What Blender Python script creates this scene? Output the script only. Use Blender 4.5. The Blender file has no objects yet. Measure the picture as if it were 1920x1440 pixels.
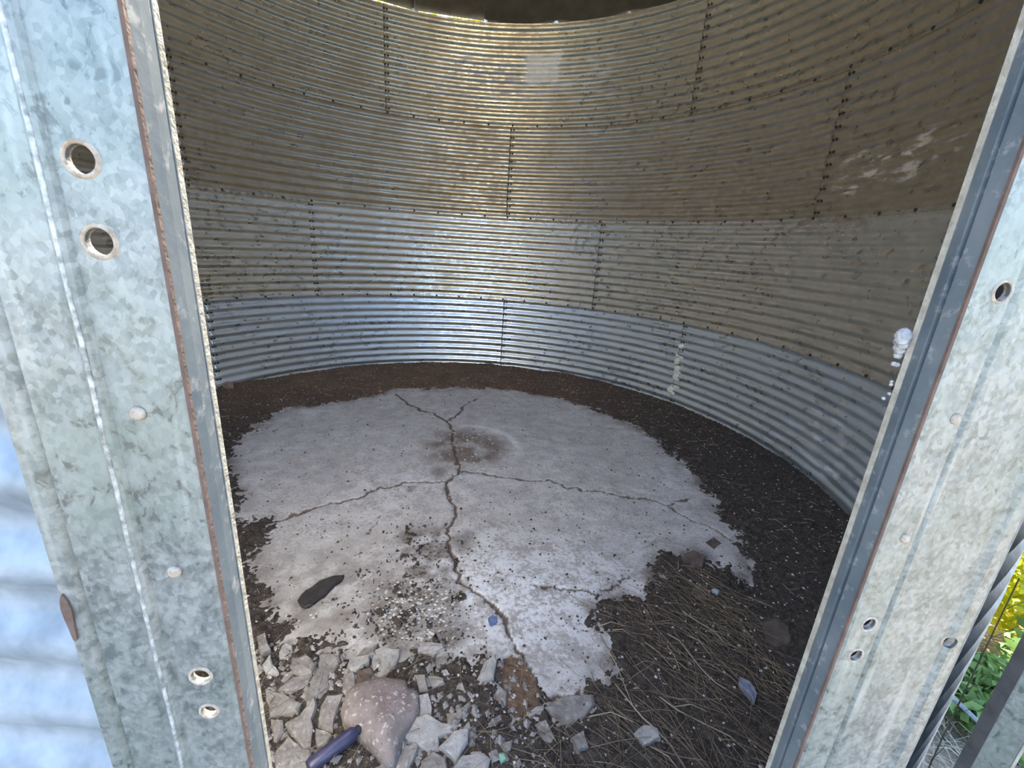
import bpy, bmesh, math, random
import numpy as np
from mathutils import Vector, Matrix
random.seed(7)
RNG = np.random.default_rng(11)
scene = bpy.context.scene
COL = scene.collection
rad = math.radians

# ------------------------------------------------------------------ camera
R = 2.227                                   # radius of the steel bin
CAM = Vector((0.0, -2.4912, 1.285))
YAW, PITCH, ROLL, FPX = 0.14214, 0.30332, 0.06315, 818.6
fw = Vector((math.sin(YAW)*math.cos(PITCH), math.cos(YAW)*math.cos(PITCH), -math.sin(PITCH)))
rt = Vector((math.cos(YAW), -math.sin(YAW), 0)); up = rt.cross(fw)
r2 = math.cos(ROLL)*rt + math.sin(ROLL)*up
u2 = -math.sin(ROLL)*rt + math.cos(ROLL)*up
cd = bpy.data.cameras.new('camera'); cam = bpy.data.objects.new('camera', cd); COL.objects.link(cam)
M = Matrix((r2, u2, -fw)).transposed().to_4x4(); M.translation = CAM
cam.matrix_world = M
cd.sensor_fit = 'HORIZONTAL'; cd.sensor_width = 36.0; cd.lens = FPX/1920*36.0; cd.clip_start = 0.01; cd.clip_end = 300
scene.camera = cam

# ------------------------------------------------------------------ daylight
SUN_AZ, SUN_EL = 17.0, 50.0                 # degrees from +y towards +x, height above the horizon
w = bpy.data.worlds.new('World'); scene.world = w; w.use_nodes = True
wn = w.node_tree; wn.nodes.clear()
sky = wn.nodes.new('ShaderNodeTexSky'); sky.sky_type = 'NISHITA'; sky.sun_disc = False
sky.sun_elevation = rad(SUN_EL); sky.sun_rotation = rad(SUN_AZ)
sky.air_density = 1.0; sky.dust_density = 1.0; sky.ozone_density = 1.0
bg = wn.nodes.new('ShaderNodeBackground'); bg.inputs[1].default_value = 0.34
wo = wn.nodes.new('ShaderNodeOutputWorld')
wn.links.new(sky.outputs[0], bg.inputs[0]); wn.links.new(bg.outputs[0], wo.inputs[0])
sl = bpy.data.lights.new('sun', 'SUN'); sl.energy = 9.0; sl.angle = rad(0.53); sl.color = (1.0, 0.90, 0.74)
so = bpy.data.objects.new('sun', sl); COL.objects.link(so)
sd = Vector((math.sin(rad(SUN_AZ))*math.cos(rad(SUN_EL)), math.cos(rad(SUN_AZ))*math.cos(rad(SUN_EL)), math.sin(rad(SUN_EL))))
so.rotation_euler = sd.to_track_quat('Z', 'Y').to_euler(); so.location = (6, 0, 8)
vs = scene.view_settings
scene.display_settings.display_device = 'sRGB'
vs.view_transform = 'Standard'; vs.look = 'None'; vs.gamma = 1.0; vs.use_curve_mapping = False
vs.exposure = 1.98
scene.cycles.blur_glossy = 1.0; scene.cycles.adaptive_threshold = 0.06; scene.cycles.adaptive_min_samples = 20; scene.cycles.max_bounces = 5; scene.cycles.diffuse_bounces = 3; scene.cycles.glossy_bounces = 3

# ------------------------------------------------------------------ helpers
def tag(o, label=None, cat=None, group=None, kind=None):
    if label: o['label'] = label
    if cat: o['category'] = cat
    if group: o['group'] = group
    if kind: o['kind'] = kind
    return o
def empty(name, loc=(0, 0, 0)):
    o = bpy.data.objects.new(name, None); COL.objects.link(o); o.location = loc; o.empty_display_size = 0.05
    return o
def link(name, me, mat, parent=None):
    o = bpy.data.objects.new(name, me); COL.objects.link(o)
    if mat and not me.materials: me.materials.append(mat)
    if parent is not None:
        o.parent = parent
        o.matrix_parent_inverse = Matrix.Translation(-parent.location)
    return o
def pymesh(name, verts, faces, smooth=False):
    me = bpy.data.meshes.new(name); me.from_pydata([tuple(v) for v in verts], [], faces); me.update()
    if smooth: me.polygons.foreach_set('use_smooth', [True]*len(me.polygons))
    return me
def npmesh(name, V, Q, smooth=True):
    """V (n,3) float, Q (m,k) int faces, fast path"""
    me = bpy.data.meshes.new(name); k = Q.shape[1]; m = len(Q)
    me.vertices.add(len(V)); me.vertices.foreach_set('co', V.astype(np.float32).ravel())
    me.loops.add(m*k); me.loops.foreach_set('vertex_index', Q.astype(np.int32).ravel())
    me.polygons.add(m); me.polygons.foreach_set('loop_start', np.arange(0, m*k, k, dtype=np.int32))
    me.polygons.foreach_set('use_smooth', np.full(m, smooth))
    me.update(calc_edges=True)
    return me
def attr(me, name, vals):
    a = me.attributes.new(name, 'FLOAT', 'POINT'); a.data.foreach_set('value', np.asarray(vals, np.float32))
class MB:
    """collects simple solids into one mesh"""
    def __init__(s): s.v = []; s.f = []
    def add(s, V, F):
        b = len(s.v); s.v += [tuple(p) for p in V]; s.f += [tuple(i+b for i in f) for f in F]
    def box(s, c, d, rz=0.0):
        cx, cy, cz = c; hx, hy, hz = d[0]/2, d[1]/2, d[2]/2; cs, sn = math.cos(rz), math.sin(rz)
        V = [(cx+x*hx*cs-y*hy*sn, cy+x*hx*sn+y*hy*cs, cz+z*hz) for x in (-1, 1) for y in (-1, 1) for z in (-1, 1)]
        s.add(V, [(0, 1, 3, 2), (4, 6, 7, 5), (0, 4, 5, 1), (2, 3, 7, 6), (0, 2, 6, 4), (1, 5, 7, 3)])
    def tube(s, pts, r, n=6, taper=1.0):
        pts = [Vector(p) for p in pts]; m = len(pts); V = []; F = []
        for i, p in enumerate(pts):
            t = (pts[min(i+1, m-1)]-pts[max(i-1, 0)]).normalized()
            a = t.orthogonal().normalized(); b = t.cross(a)
            rr = r*(1+(taper-1)*i/(m-1))
            for k in range(n):
                an = 2*math.pi*k/n; V.append(p+(a*math.cos(an)+b*math.sin(an))*rr)
        for i in range(m-1):
            for k in range(n):
                F.append((i*n+k, i*n+(k+1) % n, (i+1)*n+(k+1) % n, (i+1)*n+k))
        F.append(tuple(range(n-1, -1, -1))); F.append(tuple((m-1)*n+k for k in range(n)))
        s.add(V, F)
    def lathe(s, prof, o, axis, n=12):
        """prof [(r,h)] about axis from point o"""
        ax = Vector(axis).normalized(); a = ax.orthogonal().normalized(); b = ax.cross(a); o = Vector(o); V = []; F = []
        for r, h in prof:
            for k in range(n):
                an = 2*math.pi*k/n; V.append(o+ax*h+(a*math.cos(an)+b*math.sin(an))*max(r, 1e-5))
        for i in range(len(prof)-1):
            for k in range(n):
                F.append((i*n+k, i*n+(k+1) % n, (i+1)*n+(k+1) % n, (i+1)*n+k))
        F.append(tuple(range(n-1, -1, -1))); F.append(tuple((len(prof)-1)*n+k for k in range(n)))
        s.add(V, F)
    def extrude(s, poly, z0, z1):
        """closed plan polygon -> vertical prism"""
        n = len(poly)
        V = [(x, y, z0) for x, y in poly]+[(x, y, z1) for x, y in poly]
        F = [(i, (i+1) % n, n+(i+1) % n, n+i) for i in range(n)]+[tuple(range(n-1, -1, -1)), tuple(range(n, 2*n))]
        s.add(V, F)
    def build(s, name, mat, parent=None, smooth=False):
        return link(name, pymesh(name, s.v, s.f, smooth), mat, parent)
def P(phi, r, z):                                   # cylindrical, phi in degrees from +y towards +x
    return (r*math.sin(rad(phi)), r*math.cos(rad(phi)), z)

# lattice value noise for the height fields
_T = np.random.default_rng(5).random((256, 256)).astype(np.float32)
def vn(x, y):
    xi = np.floor(x).astype(int); yi = np.floor(y).astype(int); fx = x-xi; fy = y-yi
    fx = fx*fx*(3-2*fx); fy = fy*fy*(3-2*fy)
    a = _T[xi & 255, yi & 255]; b = _T[(xi+1) & 255, yi & 255]; c = _T[xi & 255, (yi+1) & 255]; d = _T[(xi+1) & 255, (yi+1) & 255]
    return (a*(1-fx)+b*fx)*(1-fy)+(c*(1-fx)+d*fx)*fy
def fbm(x, y, f, o=4, s=0.0):
    t = 0; a = 1.0; n = 0
    for i in range(o):
        t = t+a*vn(x*f+17.3*i+s, y*f-9.1*i+s*1.7); n += a; a *= .5; f *= 2.03
    return t/n

# ------------------------------------------------------------------ node materials
class NT:
    def __init__(s, name):
        s.m = bpy.data.materials.new(name); s.m.use_nodes = True; s.t = s.m.node_tree; s.t.nodes.clear()
        s.out = s.t.nodes.new('ShaderNodeOutputMaterial'); s.p = s.n('ShaderNodeBsdfPrincipled')
        s.l(s.p.outputs[0], s.out.inputs[0])
        s.co = s.n('ShaderNodeTexCoord').outputs['Object']
    def n(s, t, **k):
        x = s.t.nodes.new(t)
        for a, b in k.items(): setattr(x, a, b)
        return x
    def l(s, a, b): s.t.links.new(a, b)
    def set(s, sock, v):
        if hasattr(v, 'is_output'): s.l(v, sock)
        else: sock.default_value = v
    def math(s, op, a, b=0.0, c=None):
        x = s.n('ShaderNodeMath', operation=op); s.set(x.inputs[0], a); s.set(x.inputs[1], b)
        if c is not None: s.set(x.inputs[2], c)
        return x.outputs[0]
    def mapr(s, v, a, b, c=0.0, d=1.0, smooth=False):
        x = s.n('ShaderNodeMapRange'); x.clamp = True
        if smooth: x.interpolation_type = 'SMOOTHSTEP'
        s.set(x.inputs[0], v)
        for i, q in enumerate((a, b, c, d)): x.inputs[i+1].default_value = q
        return x.outputs[0]
    def scaled(s, sc):
        x = s.n('ShaderNodeMapping'); s.l(s.co, x.inputs[0]); x.inputs['Scale'].default_value = sc; return x.outputs[0]
    def noise(s, scale, detail=4, rough=.55, vec=None, dist=0.0):
        x = s.n('ShaderNodeTexNoise'); s.l(vec or s.co, x.inputs['Vector']); x.inputs['Scale'].default_value = scale
        x.inputs['Detail'].default_value = detail; x.inputs['Roughness'].default_value = rough; x.inputs['Distortion'].default_value = dist
        return x.outputs['Fac']
    def voro(s, scale, vec=None, feature='F1', out='Distance'):
        x = s.n('ShaderNodeTexVoronoi', feature=feature); s.l(vec or s.co, x.inputs['Vector']); x.inputs['Scale'].default_value = scale
        return x.outputs[out]
    def ramp(s, v, stops):
        x = s.n('ShaderNodeValToRGB'); s.l(v, x.inputs[0]); e = x.color_ramp.elements
        while len(e) < len(stops): e.new(.5)
        for i, (p, c) in enumerate(stops): e[i].position = p; e[i].color = (*c, 1)
        return x.outputs[0]
    def mix(s, f, a, b):
        x = s.n('ShaderNodeMix', data_type='RGBA'); s.set(x.inputs[0], f)
        s.set(x.inputs[6], a if hasattr(a, 'is_output') else (*a, 1)); s.set(x.inputs[7], b if hasattr(b, 'is_output') else (*b, 1))
        return x.outputs[2]
    def attr(s, name):
        x = s.n('ShaderNodeAttribute'); x.attribute_name = name; return x.outputs['Fac']
    def bump(s, h, strength=.3, dist=.002):
        x = s.n('ShaderNodeBump'); x.inputs['Strength'].default_value = strength; x.inputs['Distance'].default_value = dist
        s.l(h, x.inputs['Height']); s.l(x.outputs[0], s.p.inputs['Normal'])
    def fin(s, col, rough=.6, metal=0.0, spec=None):
        s.set(s.p.inputs['Base Color'], col if hasattr(col, 'is_output') else (*col, 1))
        s.set(s.p.inputs['Roughness'], rough); s.set(s.p.inputs['Metallic'], metal)
        if spec is not None: s.p.inputs['Specular IOR Level'].default_value = spec
        return s.m

def phi_z(t):
    sp = t.n('ShaderNodeSeparateXYZ'); t.l(t.co, sp.inputs[0])
    a = t.math('ARCTAN2', sp.outputs[0], sp.outputs[1]); return t.math('MULTIPLY', a, 57.29578), sp.outputs[2]
def boxmask(t, phi, z, c, hw, zc, hh, soft=.25):
    a = t.mapr(t.math('DIVIDE', t.math('ABSOLUTE', t.math('SUBTRACT', phi, c)), hw), 1.0, 1.0-soft)
    b = t.mapr(t.math('DIVIDE', t.math('ABSOLUTE', t.math('SUBTRACT', z, zc)), hh), 1.0, 1.0-soft)
    return t.math('MULTIPLY', a, b)

def mat_wall(name, base, dust, dust_amt, rough, metal, marks=()):
    t = NT(name)
    n1 = t.noise(3.0, 3, .6); n2 = t.noise(22, 2, .5)
    col = t.mix(t.mapr(n2, .3, .7, .0, .35), base, tuple(c*1.35 for c in base))
    dm = t.mapr(t.math('ADD', t.math('MULTIPLY', n1, .6), t.math('MULTIPLY', n2, .4)), .38, .62)
    dm = t.math('MULTIPLY', dm, dust_amt)
    col = t.mix(dm, col, dust)
    # rust along the lapped, bolted edges
    ru = t.math('MULTIPLY', t.attr('rust'), t.mapr(n2, .35, .7))
    col = t.mix(t.math('MULTIPLY', ru, .85), col, (.12, .062, .028))
    # pale crusty specks
    sv = t.voro(16); sk = t.math('MULTIPLY', t.mapr(sv, .040, .022), t.mapr(t.noise(5, 2), .50, .58))
    col = t.mix(t.math('MULTIPLY', sk, .8), col, (.80, .80, .76))
    nonmetal = t.math('MAXIMUM', t.math('MULTIPLY', dm, .6), t.math('MAXIMUM', ru, sk))
    if marks:
        phi, z = phi_z(t); wob = t.math('SUBTRACT', t.noise(9, 2, .6), .5)
        phw = t.math('ADD', phi, t.math('MULTIPLY', wob, 5.0)); zw = t.math('ADD', z, t.math('MULTIPLY', wob, .12))
        st = t.noise(1.0, 3, .65, vec=t.scaled((9, 9, 30)))
        for (c, hw, zc, hh, lo, hi, amt, mc) in marks:
            m = t.math('MULTIPLY', boxmask(t, phw, zw, c, hw, zc, hh), t.mapr(st, lo, hi))
            m = t.math('MULTIPLY', m, amt)
            col = t.mix(m, col, mc); nonmetal = t.math('MAXIMUM', nonmetal, m)
    t.bump(t.noise(24, 1.0, .5), .07, .003)
    ro = t.math('ADD', t.mapr(n2, .3, .7, rough-.07, rough+.1), t.math('MULTIPLY', nonmetal, .3))
    me = t.math('MULTIPLY', t.math('SUBTRACT', 1.0, nonmetal), metal)
    return t.fin(col, ro, me)

PALE = (.86, .78, .63)
M_RING = [  # base and dust colours tinted: cool skylight low, warm bounced light high
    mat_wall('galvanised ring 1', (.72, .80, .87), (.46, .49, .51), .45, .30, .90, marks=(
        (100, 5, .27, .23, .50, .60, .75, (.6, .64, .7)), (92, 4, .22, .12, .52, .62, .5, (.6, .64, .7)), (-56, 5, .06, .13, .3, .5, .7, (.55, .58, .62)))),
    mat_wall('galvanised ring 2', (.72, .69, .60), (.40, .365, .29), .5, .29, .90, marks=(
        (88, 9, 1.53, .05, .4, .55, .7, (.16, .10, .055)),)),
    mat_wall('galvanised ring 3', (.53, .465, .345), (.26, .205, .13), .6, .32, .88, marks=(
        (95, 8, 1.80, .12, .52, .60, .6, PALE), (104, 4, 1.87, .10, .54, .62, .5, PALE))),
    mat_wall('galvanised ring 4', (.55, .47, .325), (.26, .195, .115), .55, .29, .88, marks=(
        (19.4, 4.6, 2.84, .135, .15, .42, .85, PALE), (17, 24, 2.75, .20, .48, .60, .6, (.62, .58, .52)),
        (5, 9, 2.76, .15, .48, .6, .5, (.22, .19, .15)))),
]
def mat_frame():
    t = NT('spangled galvanised steel')
    v = t.scaled((1.0, 1.0, .8))
    c = t.voro(330, vec=v, out='Color'); sp = t.n('ShaderNodeSeparateColor'); t.l(c, sp.inputs[0])
    n0 = t.noise(8, 3, .6); n1 = t.noise(120, 3, .62, vec=v, dist=.6); n2 = t.noise(45, 2, .6, vec=v); st = t.noise(1.0, 2, .6, vec=t.scaled((55, 55, 4)))
    mot = t.math('ADD', t.math('ADD', t.math('MULTIPLY', sp.outputs[0], .16), t.math('MULTIPLY', n1, .50)), t.math('MULTIPLY', n2, .34))
    col = t.mix(t.mapr(mot, .36, .62), (.098, .113, .117), (.228, .245, .250))
    col = t.mix(t.mapr(n0, .42, .68, 0, .55), col, (.160, .195, .184))
    sk = t.math('MULTIPLY', t.mapr(n1, .42, .34), t.mapr(n0, .46, .60))
    col = t.mix(t.math('MULTIPLY', sk, .75), col, (.07, .075, .08))
    col = t.mix(t.mapr(st, .60, .72, 0, .30), col, (.42, .44, .45))
    t.bump(t.math('ADD', n1, n2), .22, .0010)
    return t.fin(col, t.mapr(n1, .3, .7, .40, .58), .6)
M_FRAME = mat_frame()
def mat_flange():
    t = NT('dull bluish galvanised flange')
    n0 = t.noise(14, 4, .6); n1 = t.noise(90, 4, .65)
    col = t.mix(t.mapr(n0, .35, .65), (.085, .110, .135), (.145, .17, .19))
    col = t.mix(t.mapr(n1, .56, .68, 0, .7), col, (.29, .305, .315))
    t.bump(n1, .3, .001)
    return t.fin(col, .5, .45)
M_FLANGE = mat_flange()
def mat_simple(name, a, b, scale=20, rough=.8, metal=0.0, bump=.3, bd=.003, spec=None):
    t = NT(name); n = t.noise(scale, 3, .6); col = t.mix(t.mapr(n, .32, .68), a, b)
    if bump: t.bump(t.noise(scale*3, 2, .6), bump, bd)
    return t.fin(col, rough, metal, spec)
M_RUST = mat_simple('rust', (.062, .038, .030), (.11, .07, .056), 60, .85)
M_RAW = mat_simple('raw cut edge', (.20, .18, .145), (.33, .31, .265), 90, .6)
M_BOLT = mat_simple('old bolt', (.035, .028, .02), (.085, .06, .04), 120, .7, .3)
M_HOLE = mat_simple('rusty hole lip', (.2, .15, .11), (.34, .29, .24), 200, .75)
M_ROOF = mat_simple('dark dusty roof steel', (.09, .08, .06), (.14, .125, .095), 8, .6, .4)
M_FOAM = mat_simple('dried white sealant', (.74, .74, .70), (.90, .90, .87), 40, .9, bump=.6)
M_STRAW = mat_simple('dry straw', (.13, .10, .07), (.29, .235, .165), 8, .8, bump=0)
M_STRAW2 = mat_simple('pale straw', (.26, .215, .15), (.44, .39, .30), 8, .8, bump=0)
M_CHIP = mat_simple('pale chips', (.42, .41, .39), (.66, .66, .65), 9, .9, bump=0)
M_CRUMB = mat_simple('dark crumbs', (.045, .037, .03), (.12, .10, .08), 9, .95, bump=0)
M_OUT = mat_simple('weathered outside galvanised', (.14, .17, .205), (.25, .285, .33), 30, .62, .4, .3, .002)
M_BEAD = mat_simple('bead highlight zinc', (.12, .135, .14), (.40, .41, .41), 160, .45, .4, .3, .001)  # bright speckle paints the highlight along the rolled bead
M_FLUFF = mat_simple('grey white fluff', (.22, .22, .23), (.40, .40, .41), 150, .95, bump=.6)
M_BLACK = mat_simple('black rubber', (.012, .012, .014), (.03, .03, .034), 30, .6)
def mat_chunk(name, a, b, c, spots):
    t = NT(name); n = t.noise(22, 4, .65); n2 = t.noise(70, 3, .6)
    col = t.mix(t.mapr(n, .35, .65), a, b)
    col = t.mix(t.mapr(n2, .57, .66, 0, spots), col, c)
    col = t.mix(t.mapr(t.noise(160, 2), .66, .72, 0, .8), col, (.06, .05, .045))
    oi = t.n('ShaderNodeObjectInfo'); col = t.mix(t.mapr(oi.outputs['Random'], 0, 1, 0, .28), col, tuple(q*.55 for q in a))
    col = t.mix(t.mapr(t.noise(9, 3), .52, .66, 0, .45), col, (.17, .145, .125))
    t.bump(n2, .5, .004); return t.fin(col, .93, 0, .25)
M_CONC = mat_chunk('broken concrete', (.22, .20, .188), (.40, .378, .362), (.55, .54, .525), .6)
M_WHITE = mat_chunk('clean broken concrete', (.35, .335, .325), (.53, .52, .51), (.65, .65, .645), .6)
M_PINK = mat_chunk('weathered pinkish stone', (.24, .19, .185), (.36, .31, .30), (.66, .65, .65), .85)
M_BROWN = mat_chunk('brown stone', (.10, .082, .07), (.17, .135, .115), (.24, .20, .18), .5)

# ------------------------------------------------------------------ the bin wall: corrugated sheets, four rings of five
RH, Z0, PITCHC, AMP = 0.813, -0.0623, 0.813/12, 0.0078
CUT = (169.65, 185.2); CUTZ = (0.12, 1.95)
wall = empty('wall_round'); tag(wall, 'round corrugated galvanised steel wall of the grain bin', 'wall', kind='structure')
def dent(p):                                    # the old bin is a little out of round right of the doorway
    d = abs(p-152)/26; return -.026*(1-d*d*(3-2*d)) if d < 1 else 0.0
def rad_at(z, lap): return R-AMP*math.cos(2*math.pi*(z-Z0)/PITCHC)+lap
RINGS = [[13.5, 62.0, 120.0, 180.0, 229.5, 301.5, 373.5],
         [-35.2, 37.7, 109.5, 181.5, 253.2, 324.8],
         [12.9, 85.2, 157.0, 229.0, 301.0, 372.9],
         [-17.0, 55.2, 127.0, 199.0, 271.0, 343.0]]
def bolt(mb, phi, z, lap):
    r = rad_at(z, lap)+dent(phi)-.001
    o = Vector(P(phi, r, z)); ax = -Vector(P(phi, 1, 0))
    mb.lathe([(.0105, 0), (.0105, .0015), (.0075, .0025), (.007, .0065)], o, ax, 6)
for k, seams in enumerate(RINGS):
    for i in range(len(seams)-1):
        a0, a1 = seams[i], seams[i+1]+1.1                     # every sheet laps 1.1 degrees over its neighbour
        n = int(round((a1-a0)/1.5)); ph = list(np.linspace(a0, a1, n+1))
        ph += [a0+.35, a0+.7, a0+1.1, a1-.35, a1-.7, a1-1.1]
        for c in CUT:
            if a0 < c < a1: ph.append(c)
        ph = sorted(set(round(x, 3) for x in ph))
        z0, z1 = Z0+k*RH-(.0 if k == 0 else .012), Z0+(k+1)*RH+(.0 if k == 3 else .012)
        zs = list(np.linspace(z0, z1, 12*9+1)); zs = [z for z in zs if min(abs(z-c) for c in CUTZ) > .002]+[c for c in CUTZ if z0 < c < z1]
        zs.sort()
        lapz = -.0012*(k % 2)
        V = []; ru = []
        for z in zs:
            for p in ph:
                e = (p-a0)/(a1-a0); lap = lapz-.0018*(1-e)      # start of each sheet lies inside the one before
                V.append(P(p, rad_at(z, lap)+dent(p), z))
                d = min(abs(p-a0), abs(p-a1)); ez = min(abs(z-z0), abs(z-z1)) if k else abs(z-z1)
                ru.append(max(0, 1-d/1.0)*(.35 if k == 0 else .8)+max(0, 1-ez/.03)*.45)
        m = len(ph); V = np.array(V)
        F = [(j*m+q, j*m+q+1, (j+1)*m+q+1, (j+1)*m+q) for j in range(len(zs)-1) for q in range(m-1)
             if not (CUT[0]-.01 < (ph[q]+ph[q+1])/2 < CUT[1]+.01 and CUTZ[0] < (zs[j]+zs[j+1])/2 < CUTZ[1])]
        me = npmesh('wall_sheet', V, np.array(F), True); attr(me, 'rust', ru)
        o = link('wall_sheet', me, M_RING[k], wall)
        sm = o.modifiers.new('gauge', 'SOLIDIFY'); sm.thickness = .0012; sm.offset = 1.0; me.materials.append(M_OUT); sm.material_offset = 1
        mb = MB()                                              # bolts of this sheet: double column at its start, one row on top
        ok = lambda p, z: not (CUT[0]-3 < p < CUT[1]+3 and CUTZ[0]-.05 < z < CUTZ[1]+.05)
        for j in range(12):
            z = Z0+k*RH+(j+.5)*PITCHC+.006
            for dp in (.22, .85):
                if ok(a0+dp, z): bolt(mb, a0+dp, z, lapz-.0018)
        if k:
            for j in range(int(round((seams[i+1]-a0)/6))):
                p = a0+.5+j*6
                if ok(p, Z0+k*RH): bolt(mb, p, Z0+k*RH+.004, lapz-.0018)
        b = mb.build('bolts', M_BOLT, o); b['kind'] = 'stuff'
        if k == 0 and i == 1:                                  # sealant smeared over the seam of this sheet
            cb = MB(); rr = random.Random(3)
            for j in range(7):
                z = .125+j*PITCHC
                for q in range(4):
                    pp = 61.9+rr.uniform(-.15, 1.15)-(j*.05); zz = z+rr.uniform(-.02, .02); hh = .026*(.95-.06*j)
                    cb.lathe([(hh*1.5, -.004), (hh*1.35, .003), (hh*.7, .007), (hh*.2, .008)], P(pp, rad_at(zz, 0)+.002, zz), -Vector(P(pp, 1, 0)), 9)
            c = cb.build('sealant', M_FOAM, o, True); c['label'] = 'white dried sealant smeared over the bolted seam'

# ------------------------------------------------------------------ roof
SL = math.tan(rad(30)); NP = 22; PA = 360/NP; PH0 = 5.9; EAVE = Z0+4*RH
roof = empty('ceiling', (0, 0, EAVE)); tag(roof, 'dark ribbed steel roof of the grain bin seen from below', 'roof', kind='structure')
RT, RB = .92, R+.024  # unseen roof peak left open to brighten the interior
for i in range(NP):
    a = PH0+i*PA; lift = .028 if i in (NP-1, NP-2) else .004
    light_gap = i in (10, 11)                                       # extra roof gap above the doorway, added to let in daylight
    V = []; F = []
    for (p, e) in ((a, 0), (a+PA, 1)):
        for r, dz in ((1.25 if light_gap else RB, 0), (RT, 0)):
            z = EAVE+lift+(R-r)*SL
            V += [P(p, r, z), P(p, r, z+.0025)]
    F = [(0, 2, 6, 4), (1, 5, 7, 3), (0, 4, 5, 1), (2, 3, 7, 6), (0, 1, 3, 2), (4, 6, 7, 5)]
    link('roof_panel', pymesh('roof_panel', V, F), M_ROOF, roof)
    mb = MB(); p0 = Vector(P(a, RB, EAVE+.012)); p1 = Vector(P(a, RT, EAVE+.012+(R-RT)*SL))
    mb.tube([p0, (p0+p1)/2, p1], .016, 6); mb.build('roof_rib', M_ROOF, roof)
    mb = MB(); q = Vector(P(a, R-.012, EAVE)); t = Vector((math.cos(rad(a)), -math.sin(rad(a)), 0)); nrm = Vector(P(a, 1, 0))
    V = [q-t*.02+Vector((0, 0, -.01)), q+t*.02+Vector((0, 0, -.01)), q+t*.004+Vector((0, 0, .04)), q-t*.004+Vector((0, 0, .04))]
    V += [v+nrm*.004 for v in V]
    mb.add(V, [(0, 1, 2, 3), (7, 6, 5, 4), (0, 4, 5, 1), (1, 5, 6, 2), (2, 6, 7, 3), (3, 7, 4, 0)]); mb.build('eave_clip', M_RING[3], roof)
mb = MB(); zt = EAVE+(R-RT)*SL
V = []; F = []
for k in range(44):
    for r, z in ((RT-.004, zt-.02), (RT-.004, zt+.1), (RT+.004, zt+.1), (RT+.004, zt-.02)): V.append(P(k*360/44, r, z))
for k in range(44):
    for j in range(4): F.append((k*4+j, ((k+1) % 44)*4+j, ((k+1) % 44)*4+(j+1) % 4, k*4+(j+1) % 4))
mb.add(V, F); mb.build('light_opening_rim', M_ROOF, roof)  # rim around the peak opening that was added for daylight

# ------------------------------------------------------------------ doorway frame (plan positions relative to the camera's foot)
CY = CAM.y
def az(a, Y): return Y*math.tan(rad(a))
TH = .0022
def strip(pts, th):
    """open plan polyline -> closed polygon, thickened to its left side"""
    pts = [Vector(p) for p in pts]; out = []
    for i, p in enumerate(pts):
        d = (pts[min(i+1, len(pts)-1)]-pts[max(i-1, 0)]).normalized(); out.append(p+Vector((-d.y, d.x))*th)
    return [tuple(p) for p in pts]+[tuple(p) for p in reversed(out)]
def baked(o, cutters):
    for c in cutters:
        m = o.modifiers.new('hole', 'BOOLEAN'); m.operation = 'DIFFERENCE'; m.object = c; m.solver = 'EXACT'
    dg = bpy.context.evaluated_depsgraph_get(); dg.update()
    me = bpy.data.meshes.new_from_object(o.evaluated_get(dg)); o.modifiers.clear(); o.data = me
    for c in cutters: bpy.data.objects.remove(c)
def cutter(x, y, z, r, dy=.02):
    mb = MB(); mb.lathe([(r, -dy), (r, dy)], (x, y, z), (0, 1, 0), 20); return mb.build('cut', None)
def lip(x, y, z, r, parent, n=20):
    mb = MB(); V = []; F = []
    prof = [(r*1.02, .004), (r*1.02, -.0006), (r*1.22, -.0010), (r*1.38, .0004)]
    for k in range(n):
        an = 2*math.pi*k/n
        for q, h in prof: V.append((x+q*math.cos(an), y+h, z+q*math.sin(an)))
    for k in range(n):
        for j in range(3): F.append((k*4+j, k*4+j+1, ((k+1) % n)*4+j+1, ((k+1) % n)*4+j))
    mb.add(V, F); return mb.build('hole_rim', M_HOLE, parent, True)
def rivet(x, y, z, r, parent):
    mb = MB(); mb.lathe([(r, .001), (r, -.0006), (r*.7, -.0016), (r*.2, -.002)], (x, y, z), (0, 1, 0), 22)
    return mb.build('rivet', M_HOLE, parent, True)
frame = empty('trim_1', (0.1, CY+.255, .12)); tag(frame, 'galvanised steel doorway frame around the bin entrance', 'door frame', kind='structure')
ZB, ZT = .12, 1.97
# left jamb: outer return, face with crease and rolled bead, then the flange turning in
YL = .255; xo, xc, xb, xk = az(-44.2, YL), az(-42.3, YL), az(-37.35, YL), az(-30.35, YL)
yi = -xk/math.tan(rad(27.85))
pl = [(xo-.012, YL+.030), (xo-.002, YL+.008), (xo+.004, YL+.001), (xc-.003, YL+.0015), (xc, YL+.004), (xc+.003, YL+.0008), (xb-.0085, YL), (xb-.0045, YL), (xb-.0030, YL-.0016), (xb-.001, YL-.0028), (xb+.001, YL-.0028), (xb+.0030, YL-.0016), (xb+.0045, YL+.0006), (xb+.009, YL+.0004), (xk-.004, YL), (xk-.0012, YL+.0008)]
mb = MB(); mb.extrude([(x, CY+y) for x, y in strip(pl, TH)], ZB, ZT); jl = mb.build('jamb', M_FRAME, frame); jl['label'] = 'wide speckled galvanised jamb on the left with a rolled bead'
hl = []
for a, s, r in ((-34.95, .089, .0066), (-34.86, -.032, .0066), (-33.95, -.98, .0060), (-33.8, -1.092, .0052)):
    d = YL/math.cos(rad(a)); hl.append((az(a, YL), CAM.z+s*d, r))
baked(jl, [cutter(x, CY+YL, z, r) for x, z, r in hl])
for x, z, r in hl: lip(x, CY+YL, z, r, jl)
for a, s in ((-34.7, -.331), (-34.39, -.685)): rivet(az(a, YL), CY+YL, CAM.z+s*YL/math.cos(rad(a)), .0042, jl)
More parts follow.
